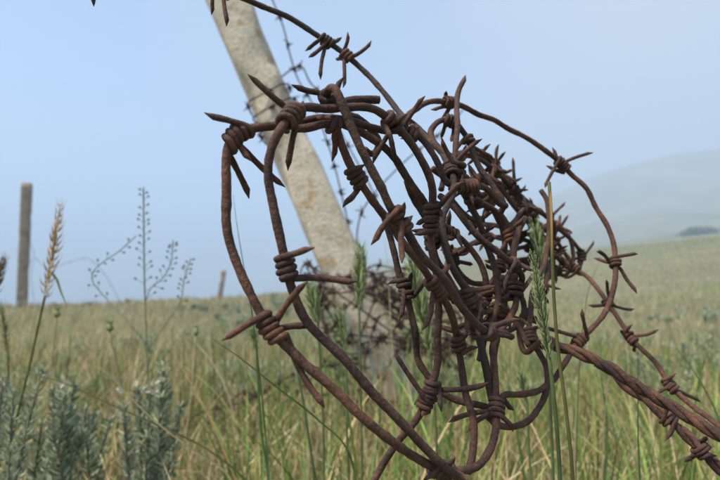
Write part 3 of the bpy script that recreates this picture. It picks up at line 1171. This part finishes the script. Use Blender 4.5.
def wormwood_geo(gg, base, height, nstem, leaves, rad, leaf=.0115):
    stems = []
    for i in range(nstem):
        a = rng.uniform(0, 6.28)
        tip = base + np.array([math.cos(a) * rad * rng.uniform(.2, 1), math.sin(a) * rad * rng.uniform(.2, 1), height * rng.uniform(.7, 1.0)])
        mid = base * .5 + tip * .5 + rng.normal(0, rad * .15, 3)
        p = spline([base, mid, tip], height / 9)
        stems.append(p)
        col = palette(SAGE, leaves)
        t = rng.random(leaves) ** .55
        idx = np.clip((t * (len(p) - 1)), 0, len(p) - 1.001)
        i0 = idx.astype(int)
        c = p[i0] + (p[np.minimum(i0 + 1, len(p) - 1)] - p[i0]) * (idx - i0)[:, None]
        az = rng.uniform(0, 6.28, leaves)
        el = rng.uniform(.25, 1.15, leaves)
        d = np.stack([np.cos(az) * np.cos(el), np.sin(az) * np.cos(el), np.sin(el)], -1)
        L = leaf * rng.uniform(.6, 1.4, leaves) * (1.15 - .5 * t)
        sd = np.cross(d, rng.normal(0, 1, (leaves, 3)))
        sd /= np.linalg.norm(sd, axis=1)[:, None]
        wd = (L * .11)[:, None] * sd
        m = c + d * (L * .55)[:, None]
        e = c + d * L[:, None] + np.array([0, 0, 1]) * (L * .12)[:, None]
        v = np.stack([c - wd * .4, c + wd * .4, m + wd, e, m - wd], 1)
        k = (np.arange(leaves) * 5)[:, None]
        f4 = k + np.array([[0, 1, 2, 4]])
        f3 = k + np.array([[4, 2, 3]])
        gg.add(v.reshape(-1, 3), f4, f3, np.repeat(col, 5, 0))
    return stems


def wormwood(px, d, top_py, label, nstem=7, leaves=170, rad=.05, pale=()):
    top = P(px, top_py, d)
    b = np.array([top[0], top[1], gz(top[0], top[1])])
    root = thing('wormwood_plant', label, 'plant', b)
    g = Geo()
    st = wormwood_geo(g, b, top[2] - b[2], nstem, leaves, rad)
    g.build('foliage', M_LEAF, root)
    gs = Geo()
    for p in st:
        gs.tube(p, .0011, 5, .05, col=(.20, .18, .13))
    gs.build('stems', M_LEAF, root)
    for x, y in pale:
        gp_ = Geo()
        c = P(x, y, d - .02)
        a = rng.uniform(0, 6.28)
        e = np.array([math.cos(a), .3 * math.sin(a), .5 * math.sin(a)]) * .005
        ribbon(gp_, [c - e, c + np.array([0, -.002, .0025]), c + e], .0055, (.62, .58, .42), step=.0012)
        gp_.build('pale_leaf', M_LEAF, root)
    return root


wormwood(66, .47, 362, 'silvery green wormwood shrub below the golden grass spike', 8, 300, .034, [(13, 391), (65, 385)])
wormwood(152, .49, 360, 'silvery green wormwood shrub under the tall thin seed-pod plant', 9, 300, .038, [(137, 383), (160, 382), (150, 393), (119, 391), (131, 438)])
wormwood(112, .58, 385, 'low silvery wormwood growing between two taller wormwood shrubs', 9, 240, .07)
wormwood(6, .43, 366, 'purplish tipped wormwood sprig beside base of golden grass spike', 6, 220, .035)
wormwood(28, .50, 415, 'small grey wormwood sprout at foot of the golden grass spike', 7, 200, .05)
wormwood(655, 1.1, 345, 'pale grey wormwood bush behind the twisted cable', 9, 240, .09)
wormwood(700, 1.5, 335, 'pale sage clump on the slope beyond the twisted cable', 9, 240, .12)
wormwood(560, 1.4, 340, 'grey green sage clump behind the large thin wire loop', 9, 240, .12)

g = Geo()
x, y, r = scatter(300, 1.2, 8, .9, 1.2)
for i in range(len(x)):
    if patch(np.array(x[i]), np.array(y[i]), 5.0, 3) < -.15 and r[i] < 12:
        continue
    hh = rng.uniform(.06, .10)
    wormwood_geo(g, np.array([x[i], y[i], gz(x[i], y[i])]), hh, 6, 44 if r[i] > 5 else 70, hh * .9, leaf=.022 * (1 + r[i] * .06))
tag(g.build('sage_cover', M_LEAF), 'grey green wormwood cover scattered across the meadow', 'ground cover', kind='stuff')


# ------------------------------------------------------------------ single plants one can pick out
def ear(gg, p0, p1, width, col, awn=.006, n=11, fat=.30):
    """two-rowed grass ear between p0 (bottom) and p1 (top)"""
    ax = nrm(p1 - p0)
    L = np.linalg.norm(p1 - p0)
    n = int(n * 1.45)
    side = nrm(np.cross(ax, np.array([.2, 1.0, 0])))
    dep = np.cross(side, ax)
    for i in range(n):
        t = i / n
        env = math.sin(math.pi * min(1, .18 + t * .80)) ** .6
        for sg in (-1, 1):
            for dp in (-.6, .1, .7):
                b = p0 + ax * L * (t + (.5 / n if sg > 0 else 0)) + dep * dp * width * .3
                d = nrm(ax * 1.0 + side * sg * rng.uniform(.22, .58) + dep * dp * .5 + rng.normal(0, .13, 3))
                ln = width * rng.uniform(.85, 1.35) * env
                pts = np.array([b, b + d * ln * .35 + side * sg * width * .06, b + d * ln * .75, b + d * ln + ax * ln * .18])
                gg.tube(pts, np.array([.25, 1, .75, .12]) * width * fat * .36 * env, 5, 0,
                        col=np.asarray(col) * rng.uniform(.6, 1.4))
                if awn:
                    e0 = pts[-1]
                    gg.tube(np.array([e0, e0 + nrm(ax + side * sg * .25 + rng.normal(0, .08, 3)) * awn * rng.uniform(.6, 1.2)]),
                            width * .016, 3, 0, col=np.asarray(col) * 1.5)


def root_on_ground(p):
    return np.array([p[0], p[1], gz(p[0], p[1]) - .005])


def eared_stalk(name, label, cat, stem, ear_px, d, width, col, stem_col, stem_r=.0009, awn=.006, n=11, group=None, leaves=(), fat=.30):
    """stem: photo points from ear bottom downwards; it goes on to the ground below the frame"""
    pts = [P(x, y, d) for x, y in stem]
    low = pts[-1]
    foot = root_on_ground(low + (low - pts[-2]) * .2)
    root = thing(name, label, cat, foot, group)
    g = Geo()
    path = pts + [low * .4 + foot * .6, foot] if low[2] > foot[2] + .01 else pts[:-1] + [foot]
    g.tube(spline(path, .006), stem_r, 6, .02, col=stem_col)
    g.build('stem', M_GRASS, root)
    if ear_px:
        g = Geo()
        ear(g, P(*ear_px[0], d), P(*ear_px[1], d), width, col, awn, n, fat)
        g.build('seed_head', M_GRASS, root)
    for lf, wv, lc in leaves:
        g = Geo()
        ribbon(g, [P(x, y, d + dd) for x, y, dd in lf], wv, lc)
        g.build('leaf', M_GRASS, root)
    return root


GE = (.31, .37, .18)
GS = (.15, .21, .085)
eared_stalk('grass_stalk', 'long pale green grass ear standing in front of the coil beside straight orange stem', 'grass stalk',
            [(549, 356), (553, 390), (557, 430), (560, 475)], [(549, 358), (533, 256)], .207, .0040, GE, GS, stem_r=.0008, awn=.002, n=19)
eared_stalk('grass_stalk', 'short green grass ear among the far loops just behind the orange stem', 'grass stalk',
            [(543, 268), (546, 330), (550, 400), (553, 470)], [(543, 270), (535, 226)], .292, .0066, GE, GS, awn=.003, n=10)
eared_stalk('grass_stalk', 'straight half orange half green stem without ear crossing the coil', 'grass stalk',
            [(549, 182), (551, 210), (552, 250), (554, 300), (558, 350), (566, 410), (573, 480)], None, .2, .006, GE, (.16, .17, .06), stem_r=.00068,
            leaves=[([(549, 182, 0), (550.5, 200, -.001), (551.5, 225, -.0015), (552, 255, -.0015)], .0011, (.50, .30, .11))])
eared_stalk('grass_stalk', 'broad green eared grass stalk behind middle of the coil', 'grass stalk',
            [(430, 350), (433, 390), (436, 430), (437, 470)], [(430, 352), (411, 256)], .36, .0105, GE, GS, awn=.005, n=15)
eared_stalk('grass_stalk', 'green eared grass stalk in front of the leaning post foot', 'grass stalk',
            [(359, 305), (360, 340), (361, 400), (362, 470)], [(359, 308), (361, 246)], .42, .0095, GE, GS, awn=.004, n=11)
eared_stalk('grass_stalk', 'short green ear beside the left edge of the leaning post foot', 'grass stalk',
            [(318, 322), (320, 360), (323, 420), (324, 475)], [(318, 324), (309, 285)], .40, .009, GE, GS, awn=.005, n=9)
eared_stalk('grass_stalk', 'slim green stalk with loose top under knot of outer front loop', 'grass stalk',
            [(256, 348), (258, 380), (261, 430), (268, 480)], [(256, 350), (253, 330)], .36, .005, GE, GS, awn=.004, n=7)
eared_stalk('grass_stalk', 'slim green ear standing in the gap between two front loops', 'grass stalk',
            [(296, 366), (303, 400), (309, 440), (314, 480)], [(296, 368), (291, 342)], .38, .0045, GE, GS, awn=.004, n=7)
eared_stalk('grass_stalk', 'slim green ear directly beneath the inner front loop', 'grass stalk',
            [(345, 345), (347, 390), (347, 440), (349, 480)], [(345, 348), (341, 312)], .40, .0055, GE, GS, awn=.004, n=9)
eared_stalk('grass_stalk', 'green grass ear rising through lower right wire loop', 'grass stalk',
            [(527, 400), (528, 430), (530, 470)], [(527, 402), (520, 372)], .37, .006, GE, GS, awn=.004, n=8)

# golden spike on the left
eared_stalk('grass_spike', 'tall golden brown feathery grass spike beside slim far post', 'grass stalk',
            [(45, 296), (40, 318), (28, 372), (15, 425), (4, 478)], [(45, 298), (61, 203)], .46, .0078, (.50, .32, .09), (.19, .20, .07), stem_r=.0012, awn=.004, n=9, fat=.26,
            leaves=[([(50, 272, 0), (56, 278, 0), (61, 292, 0), (67, 306, 0)], .003, (.24, .25, .10))])
eared_stalk('grass_spike', 'dark brown grass spike beside the slim far post, shorter than the golden one', 'grass stalk',
            [(-12, 305), (-18, 380), (-22, 460)], [(-12, 306), (4, 257)], .52, .008, (.26, .17, .09), (.15, .16, .07), awn=.004, n=10)
eared_stalk('grass_spike', 'thin green spike with loose grains beside purplish wormwood', 'grass stalk',
            [(8, 356), (9, 390), (11, 440), (12, 476)], [(8, 358), (1, 302)], .48, .0045, (.22, .22, .09), (.15, .17, .06), awn=.004, n=10)

# tall cress with small pods
cb = root_on_ground(P(150, 470, .62))
cress = thing('cress_plant', 'tall thin plant with tiny seed pods on branching stems against sky', 'plant', cb)
CD = .62
CC = (.20, .235, .15)
main = [cb, P(148, 420, CD), P(147, 345, CD), P(145, 300, CD), P(144, 250, CD), P(143.5, 187, CD)]
branches = [([(147, 345), (128, 322), (104, 296), (92, 280), (93, 272), (103, 262), (118, 252), (136, 236)], .42),
            ([(146, 300), (151, 288), (163, 278), (171, 262), (173, 240)], .25),
            ([(148, 350), (170, 318), (181, 300), (184, 280), (191, 258)], .55)]
g = Geo()
g.tube(spline(main, .006), .0009, 5, .02, col=CC)
g.build('stem', M_LEAF, cress)
gp = Geo()


def pods(gg, path, t0, n):
    p = spline(path, .003)
    for i in range(n):
        t = t0 + (1 - t0) * min(1, max(0, ((i + rng.uniform(-.4, .4)) / n))) ** .85
        k = min(len(p) - 2, int(t * (len(p) - 1)))
        tdir = nrm(p[k + 1] - p[k])
        sd = nrm(np.cross(tdir, np.array([0, 1.0, 0]) + rng.normal(0, .25, 3))) * (1 if i % 2 else -1)
        L = .0085 * (1.15 - .75 * t) * rng.uniform(.6, 1.3)
        if rng.random() < .12:
            continue
        e = p[k] + sd * L * .8 + tdir * L * .6
        gg.tube(np.array([p[k], (p[k] + e) / 2 + tdir * .0003, e]), .00028, 4, 0, col=CC)
        dv = nrm(e - p[k])
        gg.tube(np.array([e, e + dv * .0009, e + dv * .0022, e + dv * .0032]), np.array([.3, 1, .9, .2]) * .00135, 6, 0, col=np.array(CC) * rng.uniform(.6, .95))


pods(gp, [P(145, 300, CD), P(144, 250, CD), P(143.5, 187, CD)], .0, 30)
for br, t0 in branches:
    path = [P(x, y, CD + .01 * (i > 1)) for i, (x, y) in enumerate(br)]
    g = Geo()
    g.tube(spline(path, .005), .0006, 5, .02, col=CC)
    g.build('branch', M_LEAF, cress)
    pods(gp, path, t0, 17)
gp.build('seed_pods', M_LEAF, cress)


# single blades that cross the picture
def blade_thing(label, pts, w, col, name='grass_shoot'):
    w_pts = [P(*p) for p in pts]
    foot = root_on_ground(w_pts[-1] + (w_pts[-1] - w_pts[-2]) * .3)
    seq = w_pts[::-1]
    if seq[0][2] > foot[2] + .012:
        seq = [foot] + seq
    root_loc = seq[0]
    g = Geo()
    ribbon(g, seq, w, col)
    g.v = [x - root_loc for x in g.v]
    o = g.build(name, M_GRASS)
    o.location = tuple(root_loc)
    tag(o, label, 'grass')
    return o


blade_thing('straight green blade slanting below the knot of the outer front loop', [(211, 338, .27), (240, 358, .27), (275, 386, .275), (318, 420, .28), (352, 462, .30)], .0022, (.11, .16, .05))
blade_thing('very thin upright green blade inside the outer front loop', [(233, 194, .30), (237, 225, .30), (243, 262, .30), (250, 300, .30), (258, 360, .31), (266, 440, .32), (270, 500, .32)], .0016, (.085, .15, .05))
blade_thing('arched pale straw blade bending over the wormwood', [(78, 371, .40), (84, 366, .40), (95, 366, .40), (108, 374, .40), (128, 395, .40), (155, 421, .40), (190, 448, .40), (232, 482, .40)], .0024, (.48, .40, .22))
blade_thing('long olive blade lying across the wormwood shrubs', [(14, 370, .40), (60, 382, .40), (100, 400, .40), (150, 422, .40), (190, 440, .41), (215, 455, .41), (250, 490, .42)], .0026, (.19, .20, .08))
blade_thing('dry straw stem slanting beside the seed-pod plant', [(160, 292, .9), (150, 320, .9), (140, 345, .9), (120, 420, .9)], .0022, (.40, .32, .17))
blade_thing('thin straw stem with curved tip near fallen wire', [(199, 372, .6), (190, 400, .6), (176, 440, .6), (166, 490, .6)], .0020, (.45, .37, .2))
blade_thing('pale straw blade slanting towards the twisted cable', [(634, 346, .42), (660, 362, .42), (690, 386, .42), (712, 414, .42), (728, 450, .42)], .0020, (.48, .40, .24))
blade_thing('green blade curving past the end of the twisted cable', [(676, 348, .36), (690, 366, .36), (705, 390, .36), (718, 418, .36), (728, 470, .36)], .0028, (.14, .19, .07))
blade_thing('upright dark green blade below the cable between two straw stems', [(638, 352, .30), (638, 390, .30), (638, 430, .30), (640, 480, .30)], .0016, (.085, .12, .05))
blade_thing('wide green blade growing underneath the twisted cable', [(600, 372, .40), (606, 410, .40), (607, 450, .40), (604, 490, .40)], .004, (.11, .16, .055))
blade_thing('orange brown dry blade in front of the leaning post foot', [(362, 315, .55), (368, 335, .55), (377, 362, .55), (384, 400, .55), (390, 460, .55)], .0028, (.42, .26, .13))
blade_thing('thin straw blade in front of leaning post right edge', [(384, 235, .6), (388, 270, .6), (390, 310, .6), (394, 380, .6), (398, 460, .6)], .0018, (.46, .38, .22))
blade_thing('thin dark blade rising inside the large thin round loop', [(600, 262, .36), (590, 285, .36), (585, 310, .36), (580, 360, .36), (577, 430, .36), (576, 480, .36)], .0012, (.10, .13, .05))
blade_thing('pale brown stem leaning between cable and large thin loop', [(611, 330, .38), (610, 360, .38), (606, 400, .38), (602, 470, .38)], .0016, (.44, .33, .2))


def bud(px, py, d, label, col=(.20, .25, .09)):
    t = P(px, py, d)
    foot = root_on_ground(t + np.array([rng.normal(0, .02), rng.normal(0, .02), 0]))
    root = thing('budded_stem', label, 'plant', foot)
    g = Geo()
    g.tube(spline([foot, (foot + t) / 2 + rng.normal(0, .01, 3), t], .01), .0014, 5, .02, col=(.38, .34, .18))
    g.build('stem', M_LEAF, root)
    g = Geo()
    up = np.array([0, 0, 1.0])
    prof = np.linspace(-.2, 1, 8)
    g.tube(np.array([t + up * .011 * q for q in prof]), np.array([.3, .8, 1, .98, .85, .62, .4, .3]) * .0044, 8, .04, col=col)
    for k in range(7):
        an = k * .9
        b = t + up * .009 + np.array([math.cos(an), math.sin(an), 0]) * .002
        g.tube(np.array([b, b + up * .003 + np.array([math.cos(an), math.sin(an), 0]) * .0015, b + up * .005]), np.array([1, .7, .2]) * .0008, 4, 0, col=np.array(col) * 1.3)
    g.build('flower_bud', M_LEAF, root)


bud(57, 316, .75, 'closed green bud on thin stem behind the golden spike')
bud(110, 330, .70, 'closed green bud on straw stem between wormwood shrubs')
bud(196, 334, .70, 'pale green bud on forked stem left of the wire loop', (.28, .30, .14))

# ------------------------------------------------------------------ far bush on the slope
def bush(px, py, d, w, h, label):
    c = P(px, py, d)
    z = gz(c[0], c[1])
    b = np.array([c[0], c[1], z])
    root = thing('bush', label, 'bush', b)
    g = Geo()
    n = 2600
    u = rng.normal(0, 1, (n, 3))
    u /= np.linalg.norm(u, axis=1)[:, None]
    rr = rng.random(n) ** .4
    q = u * rr[:, None] * np.array([w / 2, w / 2, h * .55])
    q[:, 2] = np.abs(q[:, 2]) * 1.5
    q *= (1 + .25 * np.sin(u[:, :1] * 7 + u[:, 1:2] * 5))
    q += b
    s = rng.uniform(.10, .2, n)[:, None]
    a1 = rng.normal(0, 1, (n, 3))
    a2 = rng.normal(0, 1, (n, 3))
    v = np.stack([q, q + a1 * s, q + a2 * s], 1).reshape(-1, 3)
    g.add(v, None, np.arange(n * 3).reshape(-1, 3), np.repeat(palette(np.array([[.08, .11, .05], [.11, .14, .065]]), n), 3, 0))
    g.build('foliage', M_LEAF, root)
    g = Geo()
    for k in range(5):
        tip = b + np.array([rng.normal(0, w * .2), rng.normal(0, w * .2), h * .7])
        g.tube(spline([b - np.array([0, 0, .1]), (b + tip) / 2 + rng.normal(0, .1, 3), tip], .2), .05, 5, .05, col=(.1, .08, .06))
    g.build('branches', M_LEAF, root)


bush(699, 232, 66, 4.0, 1.05, 'dark low bush alone on the foggy slope')

# ------------------------------------------------------------------ fog
hz = bpy.data.meshes.new('haze')
X = 680.0
z0, z1 = ZMIN - 1.0, ZMAX + 3.0
XL = X
hv = [(x, y, z) for z in (z0, z1) for x, y in ((-XL, -X), (X, -X), (X, X), (-XL, X))]
hz.from_pydata(hv, [], [(0, 3, 2, 1), (4, 5, 6, 7), (0, 1, 5, 4), (1, 2, 6, 5), (2, 3, 7, 6), (3, 0, 4, 7)])
hm = bpy.data.materials.new('fog')
hm.use_nodes = True
hn = hm.node_tree
hn.nodes.remove(hn.nodes['Principled BSDF'])
vol = hn.nodes.new('ShaderNodeVolumePrincipled')
vol.inputs['Color'].default_value = (.53, .685, .885, 1)
vol.inputs['Density'].default_value = HAZE_DENSITY
vol.inputs['Anisotropy'].default_value = 0.1
hn.links.new(vol.outputs[0], hn.nodes['Material Output'].inputs['Volume'])
hz.materials.append(hm)
ho = bpy.data.objects.new('haze', hz)
COL.objects.link(ho)
ho['kind'] = 'stuff'
ho['label'] = 'pale fog drifting over the meadow and hill'
ho['category'] = 'fog'
print('tris', sum(sum(len(p.vertices) - 2 for p in o.data.polygons) for o in bpy.data.objects if o.type == 'MESH' and len(o.data.polygons) < 5000))
